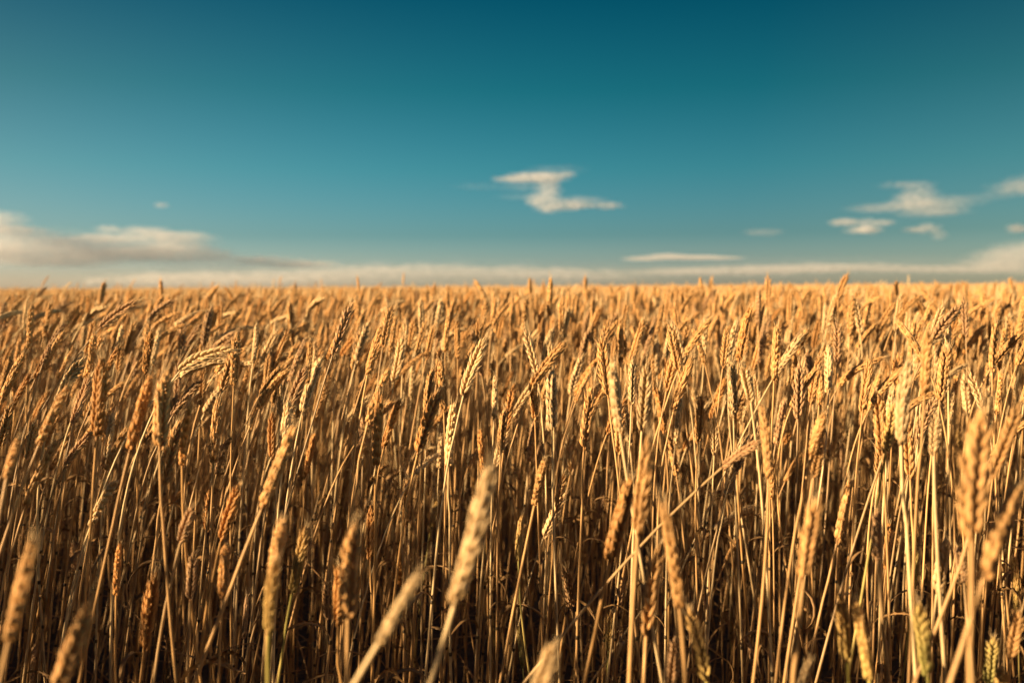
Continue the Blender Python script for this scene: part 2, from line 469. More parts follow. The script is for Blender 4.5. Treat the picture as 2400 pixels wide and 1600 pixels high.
    ('C', 2165, 810, 2195, 1020, None, 'o', 0, '', ''),
    ('C', 1745, 950, 1730, 1260, (1750, 1600), 'p', .95, '', ''),
    ('C', 2065, 930, 1990, 1840, (2000, 2040), 'g', .0, '', ''),
    ('C', 2330, 890, 2120, 1420, (1990, 1800), 'g', .85, 'big blurred ear by the edge', 'big blurred golden wheat ear leaning out by the right edge'),
    ('C', 1090, 1160, 1115, 1410, None, 'd', 0, '', ''),
    ('C', 975, 960, 880, 1270, None, 'g', 1.0, '', ''),
    ('C', 955, 1150, 900, 1410, None, 'g', 1.0, '', ''),
    ('C', 2280, 780, 2330, 900, None, 'p', 0, '', ''),
    ('C', 540, 1155, 270, 1340, (40, 1600), 'd', 1.02, 'blurred dark ear lying sideways', 'blurred dark wheat ear lying almost sideways across the upright stems'),
    ('C', 1065, 690, 1095, 910, None, 'g', 0, '', ''),
    ('C', 820, 260, 850, 430, None, 'g', 0, '', ''),
    ('C', 1055, 355, 1130, 540, None, 'p', 0, '', ''),
    ('C', 1300, 325, 1350, 490, None, 'g', 0, '', ''),
    ('C', 1060, 190, 990, 300, None, 'g', 0, '', ''),
    ('C', 1245, 270, 1165, 430, None, 'g', 0, '', ''),
    ('C', 2115, 265, 2010, 420, None, 'g', 0, '', ''),
    ('C', 1360, 230, 1340, 380, None, 'g', 0, '', ''),
    ('C', 1890, 1075, 1925, 1300, None, 'n', 0, '', ''),
    ('C', 2150, 1080, 2140, 1250, None, 'g', 0, '', ''),
    ('C', 1200, 170, 1185, 330, None, 'g', 0, '', ''),
    ('C', 120, 30, 125, 110, None, 'g', 3.3, '', ''),
    ('C', 2250, 35, 2270, 110, None, 'g', 3.4, '', ''),
    ('C', 1470, 60, 1475, 170, None, 'g', 3.1, '', ''),
    ('C', 2280, 640, 2200, 800, None, 'g', 0, '', ''),
    # lower left
    ('D', 235, 420, 60, 1130, (-20, 1500), 'g', .60, 'very blurred ear by the corner', 'very blurred large wheat ear beside the left edge, soft as a smear'),
    ('D', 640, 820, 370, 1500, (250, 1800), 'g', .62, 'blurred ear at the bottom corner', 'large blurred wheat ear leaning in at the bottom left corner'),
    ('D', 965, -10, 980, 235, (915, 1000), 'g', 0, '', ''),
    ('D', 1455, 50, 1420, 380, (1450, 800), 'o', 0, 'crisp small brown ear', 'crisp small brown wheat ear, upright among dark stems at lower left'),
    ('D', 1655, 40, 1520, 440, None, 'o', 1.05, '', ''),
    ('D', 1560, 430, 1530, 840, (1520, 1250), 'o', 1.0, 'blurred banded ear', 'blurred banded orange wheat ear hanging low between dark stems'),
    ('D', 825, 450, 800, 810, (815, 1200), 'o', 1.15, 'orange ear before dark stems', 'orange upright wheat ear beside a long bright stem at lower left'),
    ('D', 1065, 640, 990, 1200, (960, 1500), 'o', 1.08, '', ''),
    ('D', 1950, 280, 1880, 700, None, 'g', .78, 'tall blurred ear with green foot', 'tall blurred wheat ear catching light at its tip, lower left of centre'),
    ('D', 1900, 560, 1850, 1080, (1870, 1411), 'n', .74, '', ''),
    ('D', 2115, 330, 2010, 800, (1940, 1200), 'n', 1.05, '', ''),
    ('D', 1335, 190, 1240, 450, None, 'd', 1.0, '', ''),
    ('D', 1335, 510, 1310, 850, None, 'd', 1.05, '', ''),
    ('D', 1705, 800, 1680, 1110, None, 'd', 0, '', ''),
    ('D', 1490, 740, 1460, 970, None, 'd', 0, '', ''),
    ('D', 2240, 730, 2250, 980, None, 'd', 0, '', ''),
    ('D', 2345, 600, 2330, 1020, (2330, 1400), 'o', .95, '', ''),
    ('D', 240, 1170, 215, 1420, None, 'd', 0, '', ''),
    ('D', 1650, 470, 1620, 720, None, 'd', 0, '', ''),
    ('D', 2030, 300, 1950, 470, None, 'p', 0, '', ''),
    ('D', 500, 440, 515, 670, None, 'd', 0, '', ''),
    # lower middle
    ('E', 85, 310, 45, 970, (55, 1400), 'g', .76, 'blurred lumpy upright ear', 'large blurred lumpy wheat ear, upright, bright on one flank, bottom centre-left'),
    ('E', 205, 180, 200, 570, (210, 1250), 'o', 0, '', ''),
    ('E', 465, 0, 440, 340, (440, 800), 'g', 0, '', ''),
    ('E', 685, 100, 615, 360, (580, 640), 'n', 0, '', ''),
    ('E', 900, -10, 960, 240, None, 'n', 0, 'yellow-green curved ear', 'small yellow-green wheat ear curving behind the big central blurred one'),
    ('E', 535, 660, 260, 1130, (60, 1450), 'p', .58, 'pale smeared ear', 'pale smeared wheat ear slanting in very close at the bottom edge'),
    ('E', 1035, -100, 775, 885, (590, 1411), 'p', .66, 'big central blurred ear', 'big bright blurred wheat ear curving up from a slanting stem, bottom middle'),
    ('E', 1245, 250, 1220, 570, (1250, 800), 'n', 0, '', ''),
    ('E', 1550, 100, 1390, 420, (1260, 960), 'p', 0, 'sharp tilted ear among stems', 'sharp pale wheat ear tilted with fine awns among the dark lower stems'),
    ('E', 1840, 0, 1770, 280, (1690, 620), 'd', 0, 'dull brown spear-shaped ear', 'dull brown spear-shaped wheat ear against the dark lower stems'),
    ('E', 2000, 0, 1850, 580, (1690, 1411), 'o', .92, 'blurred orange bent-necked ear', 'blurred orange wheat ear on a bent neck, low right of centre'),
    ('E', 2190, 450, 2100, 1090, (2110, 1411), 'g', .88, 'blurred twisted ear', 'blurred twisted golden wheat ear low among bright stems, right of centre'),
    ('E', 2130, -290, 2040, 410, (2040, 1411), 'g', .82, 'tall blurred ear on a thick stem', 'tall blurred golden wheat ear on the thickest bright stem'),
    ('E', 2215, 160, 2330, 900, (2352, 1411), 'g', .76, 'blurred ear leaning back', 'blurred golden wheat ear leaning backward beside the thickest stem'),
    ('E', 1545, 610, 1590, 910, None, 'd', 0, '', ''),
    ('E', 1940, 630, 1900, 960, None, 'd', 0, '', ''),
    ('E', 1860, 920, 1840, 1190, None, 'n', 0, '', ''),
    ('E', 1480, 1130, 1340, 1560, None, 'p', .60, 'pale ear cut by the bottom', 'large blurred pale wheat ear cut off by the bottom edge near the middle'),
    ('E', 110, 110, 110, 300, None, 'd', 0, '', ''),
    ('E', 1220, 1010, 1250, 1310, None, 'u', 0, 'dark green low ear', 'dark green unripe wheat ear low down between the stems'),
    ('E', 630, 470, 570, 650, None, 'p', 0, '', ''),
    ('E', 410, 530, 400, 750, None, 'o', 0, '', ''),
    ('E', 795, 950, 770, 1190, None, 'd', 0, '', ''),
    ('E', 2310, 1090, 2270, 1430, None, 'd', .9, '', ''),
    ('E', 1400, -130, 1330, 190, (1230, 640), 'g', 1.12, 'bright ear with bent neck', 'bright yellow wheat ear with a bent neck on a long slanting stem'),
    # lower right
    ('F', 920, 140, 830, 700, (800, 1411), 'g', .72, 'thick blurred ear in front', 'thick blurred golden wheat ear, broadest one low on the right'),
    ('F', 1155, 10, 1060, 450, (960, 890), 'g', 1.1, 'honey ear on a crooked stem', 'honey-coloured wheat ear on a crooked stem, sharp, low right'),
    ('F', 1085, 780, 1130, 1270, (1140, 1411), 'n', .84, '', 'blurred yellow-green wheat ear, shorter one of the low pair at right'),
    ('F', 1185, 830, 1285, 1390, None, 'n', .82, 'low yellow-green pair', 'blurred yellow-green wheat ear bending across, longer one of the low pair'),
    ('F', 1820, 400, 1750, 800, (1730, 1100), 'p', 1.0, '', ''),
    ('F', 2340, 0, 2070, 700, (1870, 1411), 'g', .64, 'huge blurred ear by the edge', 'huge blurred wheat ear slanting on a thick pale stem by the right edge'),
    ('F', 480, 195, 200, 365, (0, 610), 'p', 0, 'sharp ear bent sideways', 'sharp pale wheat ear bent sideways on a slanting stem among bright straws'),
    ('F', 430, 360, 300, 565, (165, 1010), 'g', 0, '', ''),
    ('F', 1540, 440, 1570, 660, None, 'u', 0, 'small green ear', 'small green unripe wheat ear standing before dark soil at right'),
    ('F', 1615, 500, 1580, 790, None, 'u', 0, '', ''),
    ('F', 1620, 860, 1690, 1370, None, 'u', .80, 'blurred green ear', 'blurred dull green wheat ear, largest green one, low at right'),
    ('F', 1425, 310, 1400, 630, None, 'o', 0, '', ''),
    ('F', 1345, 220, 1340, 570, (1400, 900), 'd', .95, '', ''),
    ('F', 45, 890, 165, 1400, None, 'n', .84, 'yellow ear fading to green', 'blurred yellow wheat ear fading to green at its foot near bottom centre-right'),
    ('F', 1900, 470, 1935, 720, None, 'd', .95, '', ''),
    ('F', 2280, 530, 2305, 910, None, 'n', 0, '', ''),
    ('F', 880, 1250, 790, 1550, None, 'p', .85, 'spiky ear at the bottom', 'spiky pale wheat ear with spread awns rising from the bottom edge'),
    ('F', 435, 1090, 515, 1390, None, 'd', 0, 'withered grey ear', 'withered greyish wheat ear leaning back low between the stems'),
    ('F', 330, 680, 330, 870, None, 'n', 0, '', ''),
    ('F', 165, 730, 90, 860, None, 'p', 0, '', ''),
    ('F', 2140, 1090, 2110, 1420, None, 'u', .95, '', ''),
    ('F', 1265, 50, 1290, 180, None, 'd', 0, '', ''),
    ('F', 120, 260, 40, 340, None, 'p', 0, '', ''),
    ('F', 2200, 1290, 2180, 1560, None, 'n', .9, '', ''),
    ('F', 2320, 900, 2260, 1250, None, 'g', .9, '', ''),
]

CROP = {'A': (0, 640), 'B': (800, 640), 'C': (1600, 640), 'D': (0, 1120), 'E': (800, 1120), 'F': (1600, 1120)}


def place_traced(e, r):
    crop, tx, ty, bx, by, st, tint, dep = e[:8]
    ox, oy = CROP[crop]
    k = 800.0/2352.0
    t = np.array([ox+tx*k, oy+ty*k]); b = np.array([ox+bx*k, oy+by*k])
    px = np.linalg.norm(t-b)
    L = .085
    if b[1] > 1250 and px < 110:
        L = .066
    if not dep:
        dep = L*FPX/px
        dep = min(max(dep, .60), 3.4)
    B = unproject(b[0], b[1], dep)
    T = unproject(t[0], t[1], dep*(1+r.normal(0, .012)))
    chord = T-B
    if st:
        s = np.array([ox+st[0]*k, oy+st[1]*k])
        S = unproject(s[0], s[1], dep)
        ds = norm(B-S)
    else:
        c = norm(chord)
        ds = norm(np.array([c[0]*.42, c[1]*.3, max(abs(c[2]), .5)]))
    if ds[2] < .30:
        ds = norm(np.array([ds[0], ds[1], .30 if ds[2] < 0 else max(ds[2], .3)]))
    ds = norm(ds + np.array([0, r.normal(0, .04), 0]))
    lean = ds[:2]/ds[2]
    m = np.linalg.norm(lean)
    if m > 1.0:
        lean = lean/m*1.0
    G = np.array([B[0]-lean[0]*B[2]*.92, B[1]-lean[1]*B[2]*.92, -.004])
    return G, B, T, ds, dep


def ear_polyline(B, T, ds):
    chord = T-B; L = np.linalg.norm(chord); c = chord/L
    tb = norm(c*.55 + ds*.45)
    te = norm(c*2 - tb)
    return bezier(B, B+tb*L*.33, T-te*L*.33, T, 14), tb


SUN_AZ, SUN_EL = R(-117), R(12)               # bearing from +Y (negative = left) and height of the evening sun
SUN_DIR = np.array([math.sin(SUN_AZ)*math.cos(SUN_EL), math.cos(SUN_AZ)*math.cos(SUN_EL), math.sin(SUN_EL)])
heroes = []          # dicts: G,B,T,ds,depth,tint,nick,label
for e in HEROES:
    G, B, T, ds, dep = place_traced(e, rng)
    heroes.append(dict(G=G, B=B, T=T, ds=ds, d=dep, tint=e[6], nick=e[8], label=e[9]))

LIT = np.concatenate([np.stack([h['B']*(1-q)+h['T']*q for q in (.25, .6, .95)]) for h in heroes if h['tint'] != 'd'])


def in_the_light(E):
    """does an ear with points E stand between the sun and one of the well-lit ears?"""
    for p in np.atleast_2d(E):
        v = p - LIT
        a = v @ SUN_DIR
        d = np.linalg.norm(v - a[:, None]*SUN_DIR, axis=1)
        if ((a > .015) & (a < .80) & (d < .014)).any():
            return True
    return False


# further stalks of the nearest rows, between and behind the traced ones
NEAR_TOTAL = 300
guard = 0
taken = np.array([h['G'][:2] for h in heroes])
while len(heroes) < NEAR_TOTAL and guard < 20000:
    guard += 1
    d = 1.15 + 1.15*rng.random()**.8
    x = rng.uniform(-.56, .56)*d
    hgt = rng.normal(.785, .062)
    B = np.array([x, d, hgt])
    lean = rng.normal(.10, .20) + (.26 if x/d < -.12 else (.10 if x/d < .12 else 0))
    ly = rng.normal(0, .10)
    ds = norm(np.array([lean*.45, ly*.5, 1]))
    L = rng.uniform(.068, .092)
    c = norm(np.array([lean*1.25, ly, 1.0]))
    if rng.random() < .06:
        c = norm(np.array([abs(lean)*2+.8, ly, .55]))
    T = B + c*L
    G = np.array([B[0]-ds[0]/ds[2]*B[2]*.9, B[1]-ds[1]/ds[2]*B[2]*.9, -.004])
    px, py, dd = project(np.stack([B, T]))
    if px.min() < 15 or px.max() > 2385 or py.max() > 1560 or py.min() < 690:
        continue
    if np.min(np.sum((taken-G[:2])**2, 1)) < .035**2:
        continue
    # keep the clear faces of traced ears in the focus zone free
    bad = False
    for h in heroes[:len(HEROES)]:
        if h['d'] > dd[0]-.02:
            a, b_, _ = project(np.stack([h['B'], h['T']]))
            if abs(px.mean()-a.mean()) < 26 and abs(py.mean()-b_.mean()) < 110:
                bad = True; break
    if bad or in_the_light(np.stack([B, (B+T)/2, T])):
        continue
    taken = np.concatenate([taken, G[None, :2]])
    tint = rng.choice(list('ggggggpppod'))
    heroes.append(dict(G=G, B=B, T=T, ds=ds, d=dd[0], tint=tint, nick='', label=''))

# ---- labels: what a stalk looks like and which well-known neighbour it stands by
TWORD = {'g': 'golden', 'o': 'rusty', 'p': 'pale', 'd': 'dull brown', 'n': 'green-tinged', 'u': 'unripe green'}
mid = []
for h in heroes:
    px, py, dd = project(np.stack([h['B'], h['T']]))
    h['c'] = (px.mean(), py.mean())
    h['lean'] = math.degrees(math.atan2(px[1]-px[0], py[0]-py[1]))
marks = [h for h in heroes if h['nick']]
DIRS = ['right of', 'upper right of', 'above', 'upper left of', 'left of', 'lower left of', 'below', 'lower right of']
ORD = ['nearest', 'second', 'third', 'fourth', 'fifth', 'sixth', 'seventh', 'eighth', 'ninth', 'tenth']
used_labels = set(h['label'] for h in heroes if h['label'])


def octant(a, b):
    return int(round(math.degrees(math.atan2(a[1]-b[1], b[0]-a[0])) / 45.0)) % 8


for m in marks:
    m['oct'] = {}
    for h in heroes:
        if h is not m:
            m['oct'].setdefault(octant(m['c'], h['c']), []).append((math.dist(m['c'], h['c']), id(h)))
    for v in m['oct'].values():
        v.sort()
for h in heroes:
    if h['label']:
        continue
    best = []
    for m in marks:
        o = octant(m['c'], h['c'])
        rank = [i for _, i in m['oct'][o]].index(id(h))
        best.append((rank*40 + math.dist(m['c'], h['c']), rank, o, m))
    best.sort(key=lambda x: x[0])
    look = TWORD[h['tint']]
    if h['d'] < .95:
        look = 'large blurred ' + look
    elif h['d'] > 2.0:
        look = 'small soft ' + look
    a = h['lean']
    pose = 'upright' if abs(a) < 12 else ('bowed' if abs(a) > 50 else ('slanting' if abs(a) > 26 else 'tilted'))
    for sc, rank, o, m in best:
        if rank >= len(ORD):
            continue
        dr = DIRS[o]
        txt = f"{look} {pose} wheat stalk, {ORD[rank]} {'to the ' if 'left' in dr or 'right' in dr else ''}{dr} the {m['nick']}"
        if len(re.findall(r"[A-Za-z0-9][A-Za-z0-9']*", txt)) <= 16 and txt not in used_labels:
            h['label'] = txt; used_labels.add(txt); break
    else:
        sc, rank, o, m = best[0]
        h['label'] = ' '.join(f"{TWORD[h['tint']]} {pose} wheat, {ORD[min(rank, 9)]} {DIRS[o]} the {m['nick']}".split()[:16])

GROUP = 'wheat stalks standing in the nearest rows'
for h in heroes:
    r = np.random.default_rng(int(rng.integers(1 << 30)))
    Pe, tb = ear_polyline(h['B'], h['T'], h['ds'])
    L = np.linalg.norm(h['T']-h['B'])
    view = norm(h['B']-CAMN)
    roll = r.uniform(0, 2*np.pi)
    sidev = norm(np.cross(view, tb)); n0 = sidev*math.cos(roll) + view*math.sin(roll)
    ws = min(max(L/.085, .75), 1.04)*r.uniform(.86, 1.08)
    parts, S = stalk_parts(r, h['G'], h['B'], tb, Pe, h['tint'], int(r.integers(len(TEMPL))), ws, n0, leaves=int(r.random() < .8) + int(r.random() < .4), stem_r=.0021 if h['d'] < .96 else .0017)
    root = bpy.data.objects.new('wheat_stalk', None)
    root.empty_display_size = .05
    scene.collection.objects.link(root)
    G = h['G']; root.location = G
    root['label'] = h['label']; root['category'] = 'wheat'; root['group'] = GROUP
    kids = {}
    for (nm, v, col, F, mat, par) in parts:
        b = Bag(); b.add(v-G, col, F)
        o = bpy.data.objects.new(nm, b.mesh(nm, mat))
        scene.collection.objects.link(o)
        o.parent = kids[par] if par else root
        if not par:
            kids[nm] = o
    h['S'] = S

# ------------------------------------------------------------------ the rest of the crop: one object
def variant(r, bend):
    """a whole stalk merged in one mesh, foot at the origin, nodding towards +x"""
    h = r.normal(.785, .045)
    B = np.array([r.normal(.05, .03)*(1+bend), r.normal(0, .03), h])
    L = r.uniform(.070, .092)
    a = abs(r.normal(.12, .18)) + bend
    ds = norm(np.array([.10+a*.25, r.normal(0, .05), 1]))
    c = np.array([math.sin(a), r.normal(0, .06), math.cos(a)]); c = norm(c)
    T = B+c*L
    Pe, tb = ear_polyline(B, T, ds)
    tint = r.choice(list('gggggggpppod'))
    az = r.uniform(0, 2*np.pi)
    parts, S = stalk_parts(r, np.zeros(3), B, tb, Pe, tint, int(r.integers(len(TEMPL))), L/.085*r.uniform(.82, 1.04),
                           np.array([math.cos(az), math.sin(az), 0]), leaves=int(r.random() < .75)+int(r.random() < .35))
    bags = {}
    for (nm, v, col, F, mat, par) in parts:
        bags.setdefault(mat.name, (Bag(), mat))[0].add(v, col, F)
    return bags, np.concatenate([S[::3], S[-1:], Pe[::4], Pe[-1:]])


def joined(bags, name):
    V, C, F, MI, n = [], [], [], [], 0
    mats = []
    for b, mat in bags.values():
        mats.append(mat)
        V += b.V; C += b.C
        for f in b.F:
            F.append(f+n); MI.append(np.full(len(f), len(mats)-1, dtype=np.int32))
        n += b.n
    q = [i for i, f in enumerate(F) if f.shape[1] == 4]; t = [i for i, f in enumerate(F) if f.shape[1] == 3]
    order = q+t
    fs = []
    if q: fs.append(np.concatenate([F[i] for i in q]))
    if t: fs.append(np.concatenate([F[i] for i in t]))
    me = mesh_np(name, np.concatenate(V), fs, np.concatenate(C))
    for m in mats:
        me.materials.append(m)
    me.polygons.foreach_set('material_index', np.concatenate([MI[i] for i in order]))
    return me


def lumpy_ear(Pe, r, w, rings=12, sides=5):
    """small ear for the distance: a spindle with the zigzag of its spikelets"""
    P = np.stack([np.interp(np.linspace(0, 1, rings), np.linspace(0, 1, len(Pe)), Pe[:, i]) for i in range(3)], 1)
    u = np.linspace(0, 1, rings)
    rad = w*np.sin(np.pi*(.08+.88*u**.85))**.55*np.where(np.arange(rings) % 2 == 0, 1.22, .80)
    rad[0] *= .4; rad[-1] = w*.12
    az = r.uniform(0, 6.28)
    v, f = tube(P, rad, sides, np.array([math.cos(az), math.sin(az), 0]))
    sh = np.repeat(np.where(np.arange(rings) % 2 == 0, 1.12, .85), sides)[:, None]*r.uniform(.85, 1.15, (rings*sides, 1))
    return v, f, sh


def patch(r, side, n, stem_sides, bendbias):
    bags = {MAT_EAR.name: (Bag(), MAT_EAR), MAT_STEM.name: (Bag(), MAT_STEM)}
    for _ in range(n):
        x, y = r.uniform(-side/2, side/2, 2)
        h = r.normal(.765, .035) if r.random() > .02 else r.uniform(.84, .91)
        a = abs(r.normal(.15, .22)) + (bendbias if r.random() < .5 else 0); az = r.normal(0, .9)
        B = np.array([x+r.normal(.05, .04), y+r.normal(0, .04), h])
        L = r.uniform(.070, .092)
        c = norm(np.array([math.sin(a)*math.cos(az), math.sin(a)*math.sin(az), math.cos(a)]))
        ds = norm(np.array([.1, 0, 1.0]))
        Pe, tb = ear_polyline(B, B+c*L, ds)
        tint = r.choice(list('gggggggpppod'))
        v, f, sh = lumpy_ear(Pe, r, .0045*r.uniform(.9, 1.2))
        bags[MAT_EAR.name][0].add(v, sh*TINT[tint][0]*.98, [f])
        G = np.array([x, y, 0])
        S = bezier(G, G+(B-G)*.4, B-tb*.2, B, 6)
        v, f = tube(S, np.linspace(.0019, .0011, 6), stem_sides)
        bags[MAT_STEM.name][0].add(v, np.array(STRAW[tint])*r.uniform(.85, 1.1), [f])
    return bags


N_VAR, N_PATCH = 36, 8
src, ext = [], []
for i in range(N_VAR):
    bend = 0 if i < 22 else (.36 if i < 34 else .85)
    bags, pts = variant(np.random.default_rng(700+i), bend)
    o = bpy.data.objects.new('wheat_plant', joined(bags, 'wheat_plant'))
    src.append(o); ext.append(pts)
PATCH_SIDE = 1.0
for i in range(N_PATCH):
    bags = patch(np.random.default_rng(900+i), PATCH_SIDE*1.04, 215, 3, .45)
    src.append(bpy.data.objects.new('wheat_patch', joined(bags, 'wheat_patch')))

DENS = 235.0
R_NEAR, R_FAR = 6.0, 85.0
pos, rot, scl, idx = [], [], [], []
hg = np.array([h['G'][:2] for h in heroes])
cell = 1/math.sqrt(DENS)
g = np.arange(-R_NEAR, R_NEAR, cell)
X, Y = np.meshgrid(g, g)
pts = np.stack([X.ravel(), Y.ravel()], 1) + rng.uniform(-.62, .62, (X.size, 2))*cell
pts = pts[(np.abs(pts).max(1) < R_NEAR)]
pts = pts[(pts[:, 1] > -2.6)]
var = rng.integers(0, N_VAR, len(pts))
for p, v in zip(pts, var):
    azim = p[0]/max(p[1], .3)
    if v >= 22 and azim > -.1 and rng.random() < .55:
        v = int(rng.integers(0, 22))
    if v < 22:
        rz = rng.normal(0, 1.5) if azim > -.12 else rng.normal(0, .8)
    else:
        rz = rng.normal(0, .6)
    s = rng.uniform(.90, 1.09)
    if rng.random() < .15: s *= rng.uniform(.72, .92)
    if rng.random() < .05: s *= rng.uniform(1.05, 1.2)
    rx, ry = rng.normal(0, .035), rng.normal(.03 if azim > -.12 else .11, .05)
    Rm = Matrix.Rotation(ry, 3, 'Y') @ Matrix.Rotation(rx, 3, 'X') @ Matrix.Rotation(rz, 3, 'Z')
    rr_ = math.hypot(p[0], p[1])
    s = min(s, (.89 if rr_ < 2.2 else (.925 + .01*(rr_-2.2) if v >= 22 or rng.random() < .95 else .97 + .012*(rr_-2.2)))/ext[v][:, 2].max())
    if p[0]**2 + p[1]**2 < .30**2:
        continue
    if p[1] > -.2 and p[1] < 2.6:
        e = ext[v]*s
        w = e @ np.array(Rm).T
        w[:, :2] += p
        a, b, d = project(w)
        inside = (d > .05) & (a > -70) & (a < 2470) & (b > 600) & (b < 1680)
        if inside.any() and d[inside].min() < 1.42:
            continue
        if in_the_light(w[-5:]):
            continue
        if inside.any() and d.mean() < 2.3:
            if np.min(np.sum((hg-p)**2, 1)) < .045**2:
                continue
    pos.append((p[0], p[1], 0)); rot.append(tuple(Rm.to_euler())); scl.append(s); idx.append(v)
n_near = len(pos)
half = R_FAR
cx = np.arange(-half, half, PATCH_SIDE) + PATCH_SIDE/2
for y in cx:
    for x in cx:
        if abs(x) < R_NEAR and abs(y) < R_NEAR and y > -2.6:
            continue
        d = math.hypot(x, y)
        if d > R_FAR or (y < -12) or (d > 30 and abs(x) > y*.95+6):
            continue
        pos.append((x, y, 0)); rot.append((0, rng.normal(.04 if x > -.1*y else .10, .03), rng.normal(0, .30) + (rng.integers(0, 2)*math.pi if x > -.1*y and rng.random() < .5 else 0)))
        scl.append(rng.uniform(.97, 1.04)); idx.append(N_VAR+int(rng.integers(N_PATCH)))
print('stalks', n_near, 'patches', len(pos)-n_near)

me = bpy.data.meshes.new('wheat_field')
me.vertices.add(len(pos)); me.vertices.foreach_set('co', np.array(pos, dtype=np.float32).ravel())
for nm, ty, arr, fld in (('rot', 'FLOAT_VECTOR', np.array(rot, dtype=np.float32), 'vector'),
                         ('scl', 'FLOAT', np.array(scl, dtype=np.float32), 'value'),
                         ('idx', 'INT', np.array(idx, dtype=np.int32), 'value')):
    a = me.attributes.new(nm, ty, 'POINT'); a.data.foreach_set(fld, arr.ravel())
field = bpy.data.objects.new('wheat_field', me)
scene.collection.objects.link(field)
field['kind'] = 'stuff'; field['category'] = 'wheat'
field['label'] = 'ripe golden wheat crop filling the field behind the nearest stalks'
ng = bpy.data.node_groups.new('crop', 'GeometryNodeTree')
ng.interface.new_socket('Geometry', in_out='INPUT', socket_type='NodeSocketGeometry')
ng.interface.new_socket('Geometry', in_out='OUTPUT', socket_type='NodeSocketGeometry')
gi = ng.nodes.new('NodeGroupInput'); go = ng.nodes.new('NodeGroupOutput')
iop = ng.nodes.new('GeometryNodeInstanceOnPoints')
join = ng.nodes.new('GeometryNodeGeometryToInstance')
for o in reversed(src):                      # a multi-input socket lists its links last first
    oi = ng.nodes.new('GeometryNodeObjectInfo'); oi.inputs['Object'].default_value = o
    ng.links.new(oi.outputs['Geometry'], join.inputs[0])


def named(nm, ty):
    n = ng.nodes.new('GeometryNodeInputNamedAttribute'); n.data_type = ty; n.inputs[0].default_value = nm
    return n.outputs[0]


iop.inputs['Pick Instance'].default_value = True
ng.links.new(gi.outputs[0], iop.inputs['Points'])
ng.links.new(join.outputs[0], iop.inputs['Instance'])
ng.links.new(named('idx', 'INT'), iop.inputs['Instance Index'])
ng.links.new(named('rot', 'FLOAT_VECTOR'), iop.inputs['Rotation'])
ng.links.new(named('scl', 'FLOAT'), iop.inputs['Scale'])
ng.links.new(iop.outputs[0], go.inputs[0])
field.modifiers.new('crop', 'NODES').node_group = ng

# ------------------------------------------------------------------ far crop: a rough canopy out to the horizon
rr = np.concatenate([[80.0, 80.3], np.geomspace(80.9, 3500, 70)])
aa = np.linspace(R(-75), R(75), 420)
A, RR = np.meshgrid(aa, rr)
Z = .81 + rng.normal(0, .02, A.shape); Z[0] = -.05
V = np.stack([np.sin(A)*RR, np.cos(A)*RR, Z], -1).reshape(-1, 3)
i, j = np.meshgrid(np.arange(len(rr)-1), np.arange(len(aa)-1), indexing='ij')
w = len(aa)
F = np.stack([i*w+j, (i+1)*w+j, (i+1)*w+j+1, i*w+j+1], -1).reshape(-1, 4)
col = np.array(TINT['g'][0])[None]*rng.uniform(.75, 1.1, (len(V), 1))
far = bpy.data.objects.new('distant_vegetation', mesh_np('distant_vegetation', V, [F], col, MAT_EAR))
scene.collection.objects.link(far)
far['kind'] = 'stuff'; far['category'] = 'wheat'
far['label'] = 'far golden wheat merging into one even band at the horizon'

# ------------------------------------------------------------------ soil and fallen straw
gm = bpy.data.materials.new('dark_soil'); gm.use_nodes = True
nt = gm.node_tree; p = nt.nodes['Principled BSDF']; p.inputs['Roughness'].default_value = .95
tc = nt.nodes.new('ShaderNodeTexCoord')
n1 = nt.nodes.new('ShaderNodeTexNoise'); n1.inputs['Scale'].default_value = 22; n1.inputs['Detail'].default_value = 8
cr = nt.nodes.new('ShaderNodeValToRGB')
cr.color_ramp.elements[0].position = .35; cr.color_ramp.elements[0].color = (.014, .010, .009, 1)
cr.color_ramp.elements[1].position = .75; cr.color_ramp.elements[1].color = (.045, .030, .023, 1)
bp = nt.nodes.new('ShaderNodeBump'); bp.inputs['Strength'].default_value = .8; bp.inputs['Distance'].default_value = .02
nt.links.new(tc.outputs['Object'], n1.inputs['Vector']); nt.links.new(n1.outputs['Fac'], cr.inputs['Fac'])
nt.links.new(cr.outputs['Color'], p.inputs['Base Color']); nt.links.new(n1.outputs['Fac'], bp.inputs['Height'])
nt.links.new(bp.outputs['Normal'], p.inputs['Normal'])
gr = np.concatenate([[.0], np.geomspace(.6, 60000, 60)]); ga = np.linspace(0, 2*np.pi, 97)[:-1]
A, RR = np.meshgrid(ga, gr)
Zg = np.where((RR > .1) & (RR < 12), rng.normal(0, .006, A.shape), 0) - .006
V = np.stack([np.sin(A)*RR, np.cos(A)*RR, Zg], -1).reshape(-1, 3)
i, j = np.meshgrid(np.arange(len(gr)-1), np.arange(96), indexing='ij'); j2 = (j+1) % 96
F = np.stack([i*96+j, i*96+j2, (i+1)*96+j2, (i+1)*96+j], -1).reshape(-1, 4)[:, ::-1]
ground = bpy.data.objects.new('ground', mesh_np('ground', V, [F], None, gm))
scene.collection.objects.link(ground)
ground['kind'] = 'structure'; ground['category'] = 'ground'; ground['label'] = 'dark bare soil in shade between the wheat stems'

